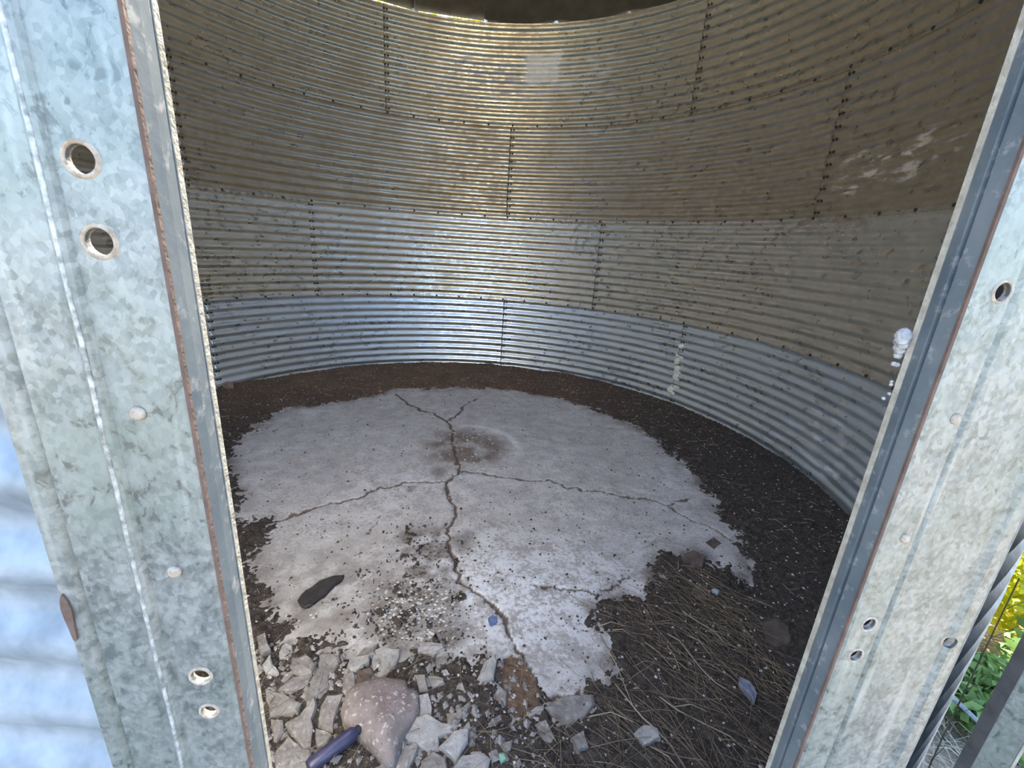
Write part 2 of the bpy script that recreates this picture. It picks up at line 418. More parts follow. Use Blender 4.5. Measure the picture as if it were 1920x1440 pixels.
mb = MB(); mb.extrude([(x, CY+y) for x, y in strip([(xk-.0012, YL+.0004), (xk+.0004, YL+.0012), (xk+.0006, YL+.0034)], TH)], ZB, ZT); mb.build('rust_seam', M_RUST, jl)
mb = MB(); mb.extrude([(x, CY+y) for x, y in strip([(xk, YL+.0030), (xk+.0006, YL+.013), (xk, yi-.002)], .003)], ZB, ZT)
fl_ = mb.build('flange', M_FLANGE, jl)
mb = MB(); mb.extrude([(x, CY+y) for x, y in [(xk+.0006, yi-.0035), (xk+.0010, yi+.0005), (xk-.0040, yi+.0005), (xk-.0040, yi-.0035)]], ZB, ZT); mb.build('cut_edge', M_RAW, jl)
mb = MB(); zc = CAM.z-.687*.357; pp = [(xo+.0060+.0026*math.cos(q)*(1+.25*math.sin(3*q)), zc+.019*math.sin(q)) for q in [k*math.pi/8 for k in range(16)]]
mb.add([(x, CY+YL-.0002, z) for x, z in pp]+[(x, CY+YL+.002, z) for x, z in pp], [tuple(range(16)), tuple(range(31, 15, -1))]+[(k, 16+k, 16+(k+1) % 16, (k+1) % 16) for k in range(16)]); mb.build('rust_patch', M_RUST, jl)
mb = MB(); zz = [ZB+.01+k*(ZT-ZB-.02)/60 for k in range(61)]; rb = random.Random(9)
mb.tube([(xb+rb.uniform(-.0004, .0004), CY+YL-.0024, q) for q in zz], .0014, 8); mb.build('bead', M_BEAD, jl, True)  # lighter strip laid over the bead as its painted highlight
# right jamb, mirrored and wider
YR = .250; xk, xc, xo = az(53.2, YR), az(55.8, YR), az(61.75, YR); yi = xk/math.tan(rad(50.35)); yg = xk/math.tan(rad(51.65))
pr = [(xk+.0012, YR+.0008), (xk+.004, YR), (xc-.003, YR), (xc, YR+.0025), (xc+.003, YR), (xo-.028, YR), (xo-.022, YR-.0028), (xo-.012, YR-.0030), (xo-.004, YR), (xo, YR+.006), (xo+.006, YR+.062)]
mb = MB(); mb.extrude([(x, CY+y) for x, y in strip(pr, TH)], ZB, ZT); jr = mb.build('jamb', M_FRAME, frame); jr['label'] = 'wide galvanised jamb on the right beside the greenery'
hl = []
for a, s, r in ((55.0, -.02, .0060), (54.7, -.66, .0058), (54.6, -.741, .0058), (60.5, -.612, .0058)):
    d = YR/math.cos(rad(a)); hl.append((az(a, YR), CAM.z+s*d, r))
baked(jr, [cutter(x, CY+YR, z, r) for x, z, r in hl])
for x, z, r in hl: lip(x, CY+YR, z, r, jr)
for a, s in ((55.16, -.225), (54.91, -.46)): rivet(az(a, YR), CY+YR, CAM.z+s*YR/math.cos(rad(a)), .0042, jr)
mb = MB(); mb.extrude([(x, CY+y) for x, y in strip([(xk-.0005, YR+.0030), (xk-.0004, YR+.0012), (xk+.0010, YR+.0004)], TH)], ZB, ZT); mb.build('rust_seam', M_RUST, jr)
mb = MB(); mb.extrude([(x, CY+y) for x, y in strip([(xk, yi-.002), (xk-.0012, yg+.0022), (xk+.0022, yg+.0012), (xk+.0022, yg-.0005), (xk-.0008, yg-.0015), (xk, YR+.0026)], TH)], ZB, ZT); mb.build('flange', M_FLANGE, jr)
mb = MB(); mb.extrude([(x, CY+y) for x, y in [(xk-.0008, yi-.0035), (xk+.004, yi-.0035), (xk+.004, yi+.0005), (xk-.0012, yi+.0005)]], ZB, ZT); mb.build('cut_edge', M_RAW, jr)
# lintel and sill closing the frame
xl, xr = az(-44.2, YL), xo
mb = MB(); mb.box(((xl+xr)/2, CY+.265, ZT+.06), (xr-xl+.02, .03, .12)); mb.box(((xl+xr)/2, CY+.285, ZT+.005), (xr-xl, .05, .01)); mb.build('lintel', M_FRAME, frame)
mb = MB(); mb.box(((xl+xr)/2, CY+.265, ZB-.05), (xr-xl+.02, .03, .10)); mb.box(((xl+xr)/2, CY+.285, ZB-.005), (xr-xl, .05, .01)); mb.build('sill', M_FRAME, frame)
# dried foam clinging behind the right flange
mb = MB(); rr = random.Random(2)
for (s, rr_, dx) in ((-.098, .0050, -.0030), (-.104, .0052, -.0035), (-.110, .0046, -.003), (-.118, .0042, -.002), (-.127, .0038, -.0015), (-.138, .0026, -.001), (-.150, .002, -.0005), (-.185, .0014, -.0005), (-.21, .0015, -.0003)):
    z = CAM.z+s*.437
    for q in range(2):
        o = Vector((xk+dx-.001+rr.uniform(-.002, .001), CY+yi+.002+rr.uniform(0, .003), z+rr.uniform(-.003, .003)))
        mb.lathe([(rr_*.3, -rr_*.9), (rr_*.9, -rr_*.4), (rr_, .1*rr_), (rr_*.7, rr_*.6), (rr_*.2, rr_*.95)], o, (rr.uniform(-1, 1), rr.uniform(-1, 1), 1), 7)
mb.build('foam_crumbs', M_FLUFF, jr, True)

# the opened door leaf, swung back outside on the right, seen edge on
door = empty('door_1', (.57, CY+.26, .14)); tag(door, 'galvanised steel door leaf swung open outside the right jamb', 'door', kind='structure')
dv = Vector((math.sin(rad(66.4)), math.cos(rad(66.4)), 0)); dn = Vector((dv.y, -dv.x, 0))     # dn points to the right of the leaf
d0 = Vector((math.sin(rad(65.9)), math.cos(rad(65.9)), 0))*.60+Vector((0, CY, 0))
def leaf(name, s0, s1, n0, n1, z0, z1, mat):
    mb = MB(); q = [d0+dv*s+dn*n for s, n in ((s0, n0), (s1, n0), (s1, n1), (s0, n1))]
    mb.extrude([(p.x, p.y) for p in q], z0, z1); return mb.build(name, mat, door)
leaf('door_skin', .0, .50, .012, .0145, .16, 1.9, M_FRAME)
leaf('door_rim', .0, .004, -.006, .012, .16, 1.9, M_FRAME)
leaf('door_rim', .496, .50, -.006, .012, .16, 1.9, M_FRAME)
leaf('door_seal', -.003, .012, -.016, -.006, .16, 1.9, M_BLACK)
leaf('cut_edge', -.001, .001, .0145, .0165, .16, 1.9, M_RAW)
for z in (.5, 1.6):
    mb = MB(); a = Vector((xo+.002, CY+YR+.01, z)); b = d0+dv*.06+dn*(.002)+Vector((0, 0, z))
    mb.tube([a, (a+b)/2+Vector((0, -.02, 0)), b], .007, 8); mb.build('hinge', M_FRAME, door)

# ------------------------------------------------------------------ measured plan positions on the floor (metres)
SLAB = [(-1.387,.184),(-1.338,.287),(-1.303,.575),(-1.288,.73),(-1.174,.846),(-.898,1.015),(-.669,1.159),(-.49,1.328),(.059,1.423),(.359,1.425),(.678,1.333),(1.019,1.156),(1.256,.807),(1.424,.527),(1.489,.282),(1.503,-.088),(1.482,-.384),(1.465,-.577),(1.435,-.698),(1.401,-.869),(1.317,-1.031),(1.203,-1.137),(1.205,-1.058),(1.171,-.989),(1.113,-.932),(.944,-.96),(.863,-1.072),(.742,-1.148),(.602,-1.2),(.53,-1.272),(.522,-1.363),(.523,-1.415),(.513,-1.501),(.458,-1.549),(.43,-1.587),(.342,-1.626),(.299,-1.592),(.267,-1.55),(.24,-1.572),(.176,-1.575),(.165,-1.526),(.182,-1.439),(.134,-1.397),(.021,-1.389),(-.081,-1.401),(-.203,-1.364),(-.343,-1.334),(-.437,-1.297),(-.518,-1.281),(-.579,-1.177),(-.663,-1.098),(-.749,-.984),(-.895,-.749)]
CRACKS = {'main':(0.0068,[(-.491,1.225),(-.36,.974),(-.241,.819),(-.146,.753),(-.036,.614),(-.006,.502),(.014,.36),(.007,.229),(.022,.108),(.032,-.018),(.054,-.108),(.053,-.179),(.001,-.265),(-.018,-.35),(.011,-.457),(.026,-.556),(.013,-.689),(-.006,-.749),(-.01,-.795),(.0,-.861),(.019,-.931),(.026,-1.011),(.041,-1.062),(.092,-1.111),(.141,-1.159),(.168,-1.2),(.194,-1.238),(.21,-1.275),(.214,-1.32),(.228,-1.353),(.241,-1.395),(.257,-1.463),(.262,-1.534),(.271,-1.575),(.307,-1.63),(.324,-1.687)]),
 'up':(0.0052,[(-.028,.614),(.076,.806),(.1,.954),(.22,1.133)]),
 'left':(0.0056,[(.001,-.265),(-.132,-.291),(-.191,-.279),(-.289,-.316),(-.384,-.342),(-.452,-.419),(-.524,-.457),(-.62,-.488),(-.705,-.541),(-.76,-.596),(-.819,-.628),(-.939,-.672)]),
 'right':(0.0048,[(.053,-.173),(.11,-.167),(.188,-.194),(.264,-.227),(.357,-.241),(.447,-.273),(.573,-.275),(.651,-.348),(.736,-.384),(.857,-.399),(.961,-.457),(1.078,-.476),(1.172,-.542),(1.251,-.508),(1.322,-.494)]),
 'low':(0.0036,[(.328,-1.087),(.399,-1.114),(.483,-1.128),(.548,-1.129),(.587,-1.145),(.662,-1.121),(.74,-1.065)]),
 'bot':(0.007,[(.272,-1.57),(.358,-1.549),(.449,-1.553)]),
 'r2':(0.003,[(1.172,-.542),(1.246,-.691),(1.306,-.738),(1.354,-.846)]),
 'l2':(0.003,[(-.331,-.59),(-.351,-.695),(-.366,-.745)])}
STALKS = [[[.77,-1.371],[.795,-1.406],[.802,-1.47],[.81,-1.517],[.834,-1.561],[.856,-1.584]],[[.519,-1.534],[.537,-1.597],[.555,-1.65],[.579,-1.683],[.607,-1.723],[.622,-1.775]],[[.637,-1.59],[.671,-1.636],[.719,-1.677],[.784,-1.717],[.815,-1.757]],[[.871,-1.283],[.9,-1.337],[.937,-1.382],[.956,-1.43]],[[.533,-1.32],[.579,-1.32],[.626,-1.325]],[[.703,-1.462],[.739,-1.48],[.77,-1.509]],[[.409,-1.624],[.47,-1.629],[.529,-1.652]],[[.671,-1.404],[.697,-1.45],[.727,-1.505]],[[.578,-1.341],[.609,-1.353],[.639,-1.369]],[[.745,-1.422],[.744,-1.471],[.743,-1.512]],[[.532,-1.388],[.539,-1.48],[.54,-1.562],[.549,-1.617]],[[.554,-1.719],[.583,-1.753],[.599,-1.777]],[[.838,-1.382],[.861,-1.417],[.876,-1.463]],[[.668,-1.622],[.717,-1.626],[.759,-1.643]],[[1.181,-1.229],[1.199,-1.264],[1.241,-1.282]]]
CHUNKS = [
 (0.0186,'C','grey concrete chunk touching the left jamb above the rubble, beside a white triangular chunk',[[-.612,-1.3],[-.595,-1.285],[-.568,-1.328],[-.553,-1.35],[-.574,-1.364]]),
 (0.0186,'W','white triangular concrete chunk standing alone near the left jamb',[[-.524,-1.309],[-.498,-1.325],[-.481,-1.363],[-.489,-1.374],[-.518,-1.37],[-.528,-1.351],[-.53,-1.323]]),
 (0.0155,'W','small jagged white chunk below the white triangular chunk by the left jamb',[[-.546,-1.37],[-.527,-1.402],[-.501,-1.429],[-.515,-1.435],[-.538,-1.423],[-.555,-1.403]]),
 (0.0186,'C','rounded tan grey chunk at the upper end of the long grey slab pieces',[[-.465,-1.387],[-.435,-1.378],[-.401,-1.415],[-.403,-1.44],[-.432,-1.448],[-.453,-1.433],[-.473,-1.409]]),
 (0.0124,'C','narrow sliver chunk left of the rounded tan grey chunk',[[-.46,-1.421],[-.456,-1.432],[-.472,-1.459],[-.484,-1.452],[-.479,-1.431]]),
 (0.0136,'C','slanted flat chunk under the rounded tan grey chunk',[[-.478,-1.486],[-.453,-1.45],[-.402,-1.444],[-.407,-1.468],[-.441,-1.495]]),
 (0.0186,'C','long upright grey slab piece, largest of the upper left rubble',[[-.4,-1.372],[-.378,-1.366],[-.34,-1.381],[-.333,-1.404],[-.351,-1.455],[-.341,-1.483],[-.365,-1.508],[-.39,-1.516],[-.396,-1.465],[-.387,-1.416]]),
 (0.0112,'C','thin slanted flake at the top edge of the rubble',[[-.29,-1.38],[-.266,-1.345],[-.229,-1.331],[-.238,-1.364],[-.258,-1.387]]),
 (0.0155,'W','small pale blocky chunk left of the speckled white chunk',[[-.301,-1.391],[-.244,-1.388],[-.243,-1.411],[-.274,-1.439],[-.302,-1.433]]),
 (0.0186,'W','speckled white chunk with ragged edges above the big pinkish stone',[[-.234,-1.368],[-.205,-1.354],[-.154,-1.362],[-.154,-1.39],[-.169,-1.435],[-.194,-1.47],[-.212,-1.458],[-.231,-1.404]]),
 (0.0124,'B','brown flat stone wedged above the big pinkish stone',[[-.27,-1.443],[-.234,-1.427],[-.211,-1.465],[-.214,-1.483],[-.255,-1.5],[-.267,-1.471]]),
 (0.0155,'C','grey chunk pressed against the upper left of the big pinkish stone',[[-.306,-1.454],[-.279,-1.446],[-.269,-1.482],[-.279,-1.505],[-.299,-1.5]]),
 (0.0465,'P','big pinkish stone with white flecks, largest in the rubble',[[-.26,-1.506],[-.185,-1.485],[-.122,-1.496],[-.113,-1.524],[-.087,-1.533],[-.079,-1.587],[-.1,-1.621],[-.116,-1.664],[-.127,-1.707],[-.144,-1.703],[-.216,-1.64],[-.262,-1.608],[-.275,-1.578],[-.276,-1.534]]),
 (0.0174,'C','grey wedge chunk pointing right beside the left jamb',[[-.515,-1.477],[-.461,-1.5],[-.405,-1.534],[-.407,-1.555],[-.475,-1.558]]),
 (0.0155,'C','small grey chunk at the left jamb below the grey wedge chunk',[[-.469,-1.568],[-.438,-1.573],[-.426,-1.603],[-.434,-1.624],[-.443,-1.62]]),
 (0.0186,'C','angular grey chunk in the middle of the lower left rubble',[[-.423,-1.583],[-.394,-1.568],[-.373,-1.52],[-.36,-1.54],[-.362,-1.579],[-.353,-1.6],[-.346,-1.642],[-.36,-1.649],[-.399,-1.613]]),
 (0.0186,'C','broad flat chunk at the very bottom beside the left jamb',[[-.424,-1.651],[-.406,-1.618],[-.361,-1.654],[-.341,-1.658],[-.328,-1.704],[-.405,-1.697]]),
 (0.0136,'C','small chunk left of the dark bottle end',[[-.343,-1.601],[-.299,-1.622],[-.305,-1.64],[-.323,-1.657],[-.336,-1.629]]),
 (0.0174,'C','striped grey chunk left of the big pinkish stone',[[-.345,-1.548],[-.338,-1.517],[-.296,-1.513],[-.3,-1.57],[-.298,-1.613],[-.338,-1.593]]),
 (0.0155,'W','white squarish chunk touching the right side of the big pinkish stone',[[-.078,-1.539],[-.052,-1.532],[-.04,-1.572],[-.041,-1.59],[-.072,-1.594]]),
 (0.0186,'W','bright white chunk with a notched right side below the squarish white one',[[-.081,-1.602],[-.051,-1.593],[-.008,-1.62],[.029,-1.626],[.02,-1.645],[-.018,-1.651],[-.017,-1.68],[-.046,-1.681],[-.067,-1.668],[-.097,-1.655],[-.104,-1.643]]),
 (0.0174,'C','chunk at the lower right foot of the big pinkish stone',[[-.118,-1.695],[-.104,-1.67],[-.076,-1.662],[-.069,-1.676],[-.092,-1.725],[-.12,-1.722]]),
 (0.0174,'W','long white slanted chunk right of the notched white chunk',[[-.012,-1.678],[.023,-1.648],[.062,-1.643],[.058,-1.671],[.029,-1.713],[.012,-1.696]]),
 (0.0161,'C','rounded grey chunk at the bottom edge under the notched white chunk',[[-.056,-1.703],[-.029,-1.685],[.0,-1.705],[.007,-1.733],[-.054,-1.728]]),
 (0.0099,'C','tiny upright chunk between two grey chunks at the bottom edge',[[-.074,-1.689],[-.062,-1.69],[-.058,-1.705],[-.069,-1.712],[-.077,-1.699]]),
 (0.0174,'W','pale brick shaped chunk lying above the rubble amid dry grass',[[-.099,-1.357],[-.081,-1.341],[-.015,-1.354],[-.011,-1.367],[-.042,-1.39],[-.086,-1.375]]),
 (0.0093,'W','small round white pebble right of the big pinkish stone',[[-.015,-1.454],[-.002,-1.446],[.009,-1.463],[-.001,-1.474],[-.012,-1.469]]),
 (0.0124,'C','pale irregular chunk beneath the small round white pebble',[[-.054,-1.47],[-.011,-1.484],[-.007,-1.498],[-.04,-1.51],[-.052,-1.491]]),
 (0.0124,'C','narrow pale chunk on the upper right of the big pinkish stone',[[-.095,-1.47],[-.065,-1.473],[-.054,-1.519],[-.078,-1.517]]),
 (0.0112,'C','dusty chunk just below the pale brick shaped chunk',[[-.035,-1.399],[.004,-1.381],[.008,-1.429],[-.04,-1.43]]),
 (0.0161,'W','long oval white chunk lying alone at the slab edge',[[.096,-1.488],[.119,-1.441],[.153,-1.416],[.154,-1.452],[.143,-1.495],[.109,-1.5]]),
 (0.0124,'W','small white block in dark dirt below the long oval chunk',[[.025,-1.525],[.055,-1.52],[.057,-1.548],[.035,-1.562]]),
 (0.0062,'C','thin splinter beside the small white block',[[.055,-1.522],[.083,-1.543],[.07,-1.545]]),
 (0.0136,'C','grey slanted chunk right of the white squarish chunk',[[.016,-1.601],[.067,-1.561],[.069,-1.574],[.034,-1.612],[.007,-1.618],[.006,-1.588]]),
 (0.0087,'C','slim pale splinter lying in dark dirt',[[.095,-1.631],[.154,-1.6],[.155,-1.612],[.107,-1.635]]),
 (0.0174,'W','wide pale chunk cut by the bottom edge of the view',[[.025,-1.725],[.042,-1.704],[.1,-1.704],[.113,-1.718],[.103,-1.742]]),
 (0.0112,'W','narrow white chunk stacked above the long white slanted chunk',[[.046,-1.63],[.072,-1.6],[.079,-1.603],[.067,-1.641]]),
 (0.0087,'C','small pale chip in the dark dirt near the bottom middle',[[.146,-1.681],[.179,-1.675],[.17,-1.699],[.158,-1.701]]),
 (0.0099,'W','pale splinter across the crack below the rust brown soil',[[.229,-1.59],[.281,-1.575],[.284,-1.591],[.239,-1.607]]),
 (0.0161,'C','broken triangular corner of the slab below the crack',[[.292,-1.586],[.348,-1.56],[.437,-1.56],[.432,-1.587],[.385,-1.622],[.334,-1.645],[.327,-1.62]]),
 (0.0149,'C','narrow whitish chunk beside the crack at the bottom middle',[[.251,-1.629],[.282,-1.617],[.302,-1.686],[.288,-1.682],[.257,-1.668]]),
 (0.0198,'W','white stone half covered by straw at the lower right',[[.518,-1.687],[.554,-1.666],[.587,-1.681],[.582,-1.706],[.532,-1.716]]),
 (0.0112,'C','whitish crumbled chunk left of the rust brown soil',[[.125,-1.553],[.156,-1.507],[.18,-1.53],[.173,-1.567],[.145,-1.584]]),
 (0.0124,'C','dusty pale chunk right of the crack at the bottom middle',[[.341,-1.681],[.379,-1.666],[.38,-1.706],[.353,-1.715]]),
 (0.0074,'W','small flat white flake above the wide pale chunk',[[.069,-1.69],[.095,-1.691],[.097,-1.701],[.065,-1.701]]),
 (0.0186,'B','rounded brown stone in the dirt beside the right jamb',[[1.149,-1.36],[1.209,-1.347],[1.229,-1.384],[1.191,-1.438],[1.131,-1.449],[1.113,-1.422]]),
 (0.0136,'B','brown earth lump at the tip of the slab on the right',[[1.033,-.978],[1.101,-.946],[1.131,-.994],[1.082,-1.049],[1.017,-1.055]]),
 (0.0136,'B','small brown stone in the dirt left of the slab tongue',[[.975,-1.175],[1.02,-1.157],[1.029,-1.192],[.993,-1.232],[.963,-1.216]]),
 (0.0087,'B','small brownish pebble at the right edge of the slab',[[1.213,-.867],[1.269,-.841],[1.28,-.878],[1.225,-.914]]),
]

# ------------------------------------------------------------------ floor: cracked slab and the dirt lying on it
G = .0072; nG = int(4.44/G)
ax = -2.22+G*np.arange(nG+1); X, Y = np.meshgrid(ax, ax, indexing='ij')
rr_ = np.hypot(X, Y)
def seg_d(px, py, a, b):
    ax_, ay = a; bx, by = b; dx, dy = bx-ax_, by-ay; L = dx*dx+dy*dy+1e-12
    t = np.clip(((px-ax_)*dx+(py-ay)*dy)/L, 0, 1); return np.hypot(px-ax_-t*dx, py-ay-t*dy)
def poly_sd(px, py, poly):                          # >0 inside
    d = np.full(px.shape, 1e9); ins = np.zeros(px.shape, bool); n = len(poly)
    for i in range(n):
        a, b = poly[i], poly[(i+1) % n]; d = np.minimum(d, seg_d(px, py, a, b))
        c = ((a[1] > py) != (b[1] > py)) & (px < (b[0]-a[0])*(py-a[1])/(b[1]-a[1]+1e-12)+a[0]); ins ^= c
    return np.where(ins, d, -d)
wx = X+(fbm(X, Y, 9, 4, 3.1)-.5)*.05; wy = Y+(fbm(X, Y, 9, 4, 8.7)-.5)*.05
wx2 = wx+(fbm(X, Y, 40, 3, 1.1)-.5)*.025; wy2 = wy+(fbm(X, Y, 40, 3, 5.7)-.5)*.025
crack = np.zeros_like(X); wv = fbm(X, Y, 26, 3, 12.2)
cx_ = X+(fbm(X, Y, 24, 5, 2.2)-.5)*.055; cy_ = Y+(fbm(X, Y, 24, 5, 6.2)-.5)*.055
for wd, pts in CRACKS.values():
    for a, b in zip(pts[:-1], pts[1:]):
        far = 1.0+max(0, (a[1]+1.2))*.30                 # the crack opens towards the back of the bin
        m = (X > min(a[0], b[0])-.08) & (X < max(a[0], b[0])+.08) & (Y > min(a[1], b[1])-.08) & (Y < max(a[1], b[1])+.08)
        d = seg_d(cx_[m], cy_[m], a, b); crack[m] = np.maximum(crack[m], np.clip(1.35-d/(wd*far*(.55+.9*wv[m])), 0, 1))
sdS = poly_sd(wx2, wy2, SLAB)
DEB = [(-.285, -1.08), (-.166, -1.073), (.02, -1.139), (.058, -1.287), (.003, -1.358), (-.135, -1.368), (-.267, -1.287)]
DEB2 = [(-.225, -.74), (-.032, -.707), (.019, -.931), (.02, -1.084), (-.082, -1.106), (-.226, -.919)]
LFT = [(-1.1, -.66), (-.93, -.62), (-.829, -.60), (-.80, -.70), (-.796, -.858), (-.90, -.84), (-1.1, -.9)]
REC = [(.19, -1.421), (.238, -1.415), (.257, -1.516), (.252, -1.573), (.215, -1.578), (.179, -1.543)]
sdD, sdD2, sdL, sdR = (poly_sd(wx2, wy2, q) for q in (DEB, DEB2, LFT, REC))
sdR = sdR+.012; hole = np.clip(sdR/.015+.5, 0, 1)
z = (fbm(X, Y, 1.3, 3)-.5)*.012+(fbm(X, Y, 30, 4, 4.4)-.5)*.005-crack*.012-hole*.032
st_d = np.hypot((wx-.09)/.30, (wy-.145)/.32)
stain = np.clip((1.12-st_d)*2.2, 0, 1)*np.clip((fbm(X, Y, 11, 4, 9.9)-.22)*3.4, .25, 1)
ringm = np.clip(1.3-np.abs(st_d-1.16)/.12, 0, 1)*np.clip((wx-.02)*5, 0, 1)*np.clip((wy+.1)*4, 0, 1)
lime_skylight = np.clip(1.15-np.hypot((X-.25)/.75, (Y+1.15)/.45), 0, 1)+np.clip(.8-np.hypot((X+.35)/.7, (Y+.35)/.5), 0, 1)*.55  # pale lime residue near the front; left lobe and blue tint paint in skylight
lime_skylight = np.clip(lime_skylight, 0, 1)
n_d = fbm(X, Y, 18, 4, 6.6)
dusty = np.clip(1-np.abs(sdS)/.10, 0, 1)*np.clip((fbm(X, Y, 16, 4, 7.3)-.35)*3, 0, 1)
dusty = np.maximum(dusty, np.clip(sdD2/.05+.6, 0, 1)*np.clip((fbm(X, Y, 20, 4, 2.3)-.30)*4, 0, 1))
dusty = np.maximum(dusty, np.clip(sdD/.06+1.0, 0, 1)*(.75+.25*np.clip((n_d-.4)*5, 0, 1)))
dusty = np.maximum(dusty, np.clip(1.25-np.hypot((X+.45)/.42, (Y+1.10)/.32), 0, 1)*(.16+.6*np.clip((n_d-.42)*4, 0, 1)))
for (sx, sy, sr) in ((.067, -.81, .045), (-.077, -.171, .04), (-.22, -.36, .025), (-.02, -.37, .018), (-.36, -1.2, .05)):
    dusty = np.maximum(dusty, np.clip(1.5-np.hypot(wx2-sx, (wy2-sy)*.7)/sr, 0, 1)*.8)
inside = rr_ < R+.0
def grid_mesh(name, Z, mask_v, attrs, smooth=True):
    idx = np.arange(X.size).reshape(X.shape)
    q = mask_v[:-1, :-1] & mask_v[1:, :-1] & mask_v[1:, 1:] & mask_v[:-1, 1:]
    F = np.stack([idx[:-1, :-1][q], idx[1:, :-1][q], idx[1:, 1:][q], idx[:-1, 1:][q]], 1)
    used = np.unique(F); remap = np.full(X.size, -1); remap[used] = np.arange(len(used))
    V = np.stack([X.ravel()[used], Y.ravel()[used], Z.ravel()[used]], 1)
    me = npmesh(name, V, remap[F], smooth)
    for k, v in attrs.items(): attr(me, k, v.ravel()[used])
    return me
def mat_slab():
    t = NT('old concrete slab')
    n0 = t.noise(2.2, 3, .6); n1 = t.noise(11, 4, .65); n2 = t.noise(60, 3, .65); sm = t.noise(1.0, 3, .6, vec=t.scaled((3.5, 12, 8)))
    mott = t.math('ADD', t.math('MULTIPLY', n1, .55), t.math('MULTIPLY', n2, .45))
    col = t.mix(t.mapr(n0, .35, .65), (.52, .50, .485), (.64, .63, .625))
    col = t.mix(t.mapr(mott, .54, .40, 0, .75), col, (.31, .295, .285))
    fs = t.noise(130, 2, .6); col = t.mix(t.mapr(fs, .42, .34, 0, .6), col, (.20, .185, .175))
    col = t.mix(t.mapr(sm, .44, .62, 0, .5), col, (.42, .405, .395))
    li = t.math('MULTIPLY', t.attr('lime_skylight'), t.mapr(mott, .45, .55))
    col = t.mix(t.math('MULTIPLY', li, .85), col, (.78, .81, .86))
    col = t.mix(t.math('MULTIPLY', t.attr('ring'), t.mapr(n1, .3, .6, .3, .75)), col, (.76, .75, .73))
    col = t.mix(t.math('MULTIPLY', t.attr('stain'), t.mapr(n2, .3, .6, .6, 1.0)), col, (.185, .145, .115))
    col = t.mix(t.math('MULTIPLY', t.attr('dusty'), t.mapr(n2, .34, .56, .45, .97)), col, (.165, .138, .122))
    pk = t.voro(24); col = t.mix(t.math('MULTIPLY', t.mapr(pk, .11, .07), t.mapr(n1, .5, .58)), col, (.09, .075, .065))
    pw = t.voro(31); col = t.mix(t.math('MULTIPLY', t.mapr(pw, .10, .06), t.mapr(n1, .49, .43)), col, (.88, .88, .87))
    col = t.mix(t.mapr(t.attr('crack'), .10, .60, 0, .92), col, (.13, .09, .068))
    t.bump(t.math('ADD', n2, t.math('MULTIPLY', n1, .6)), .45, .006)
    return t.fin(col, .85, 0, .3)
floor = link('floor', grid_mesh('floor', z, inside, dict(crack=crack, stain=stain, ring=ringm, lime_skylight=lime_skylight, dusty=dusty)), mat_slab())
tag(floor, 'cracked pale concrete slab floor of the round bin', 'floor', kind='structure')
mb = MB(); mb.lathe([(R-.012, -.16), (R-.012, -.03), (R-.05, -.03)], (0, 0, 0), (0, 0, 1), 96); mb.build('slab_edge', M_CONC, floor)

# dirt: a real layer whose edge dives under the slab surface
n_e = fbm(X, Y, 14, 5, 4.2); n_f = fbm(X, Y, 70, 3, 1.9); n_c = fbm(X, Y, 160, 2, 7.9)
cov = -sdS+(n_e-.5)*.16+(n_f-.5)*.07+(n_c-.5)*.05
cov = np.maximum(cov, sdD*.5+(n_c-.50)*.10+(n_f-.56)*.22+(n_e-.50)*.22-.02)
cov = np.maximum(cov, sdD2*.3+(n_c-.50)*.08+(n_f-.64)*.22+(n_e-.5)*.2-.03)
cov = np.maximum(cov, sdL+(n_f-.5)*.15)
cov = np.where(sdR > -.002, .05, cov)
hD = np.clip(cov*.22, -.02, .020)+(n_f-.5)*.014*np.clip(cov*30+.5, 0, 1)+(n_c-.5)*.010*np.clip(cov*30+.5, 0, 1)
bank = np.clip((rr_-1.75)/.45, 0, 1)*.03*np.clip(fbm(X, Y, 3, 3, 3.3)*1.4-.2, 0, 1)
zD = z*.3+hD+bank*(Y > -1.6)-.002
brown = np.clip((Y-.2)*.8, 0, 1)*np.clip(1-(X-.2)*.45, .25, 1)
brown = np.maximum(brown, np.clip(sdR/.02+.8, 0, 1)*1.0)
def mat_dirt():
    t = NT('dark dry dirt and chaff')
    n0 = t.noise(5, 2, .6); n1 = t.noise(45, 4, .7); n2 = t.noise(190, 2, .6)
    col = t.mix(t.mapr(n1, .35, .68), (.045, .038, .034), (.105, .088, .077))
    col = t.mix(t.math('MULTIPLY', t.attr('brown'), t.mapr(n0, .3, .7, .55, 1.0)), col, t.mix(t.mapr(n1, .3, .7), (.135, .085, .055), (.285, .19, .13)))
    col = t.mix(t.mapr(n2, .60, .68, 0, .75), col, (.27, .24, .20))
    t.bump(t.math('ADD', n1, n2), .7, .008)
    return t.fin(col, .97, 0, .15)
dirt = link('dirt', grid_mesh('dirt', zD, inside & (cov > -.035) & (rr_ < R-.004), dict(brown=brown)), mat_dirt())
tag(dirt, 'dark dry dirt and chaff heaped around the edge of the slab', 'dirt', kind='stuff')
def ground_z(x, y):
    i = int(round((x+2.22)/G)); j = int(round((y+2.22)/G)); i = min(max(i, 0), nG); j = min(max(j, 0), nG)
    return max(z[i, j], zD[i, j] if cov[i, j] > -.03 else -1)
def is_dirt(x, y):
    i = int(round((x+2.22)/G)); j = int(round((y+2.22)/G)); return zD[i, j] > z[i, j]

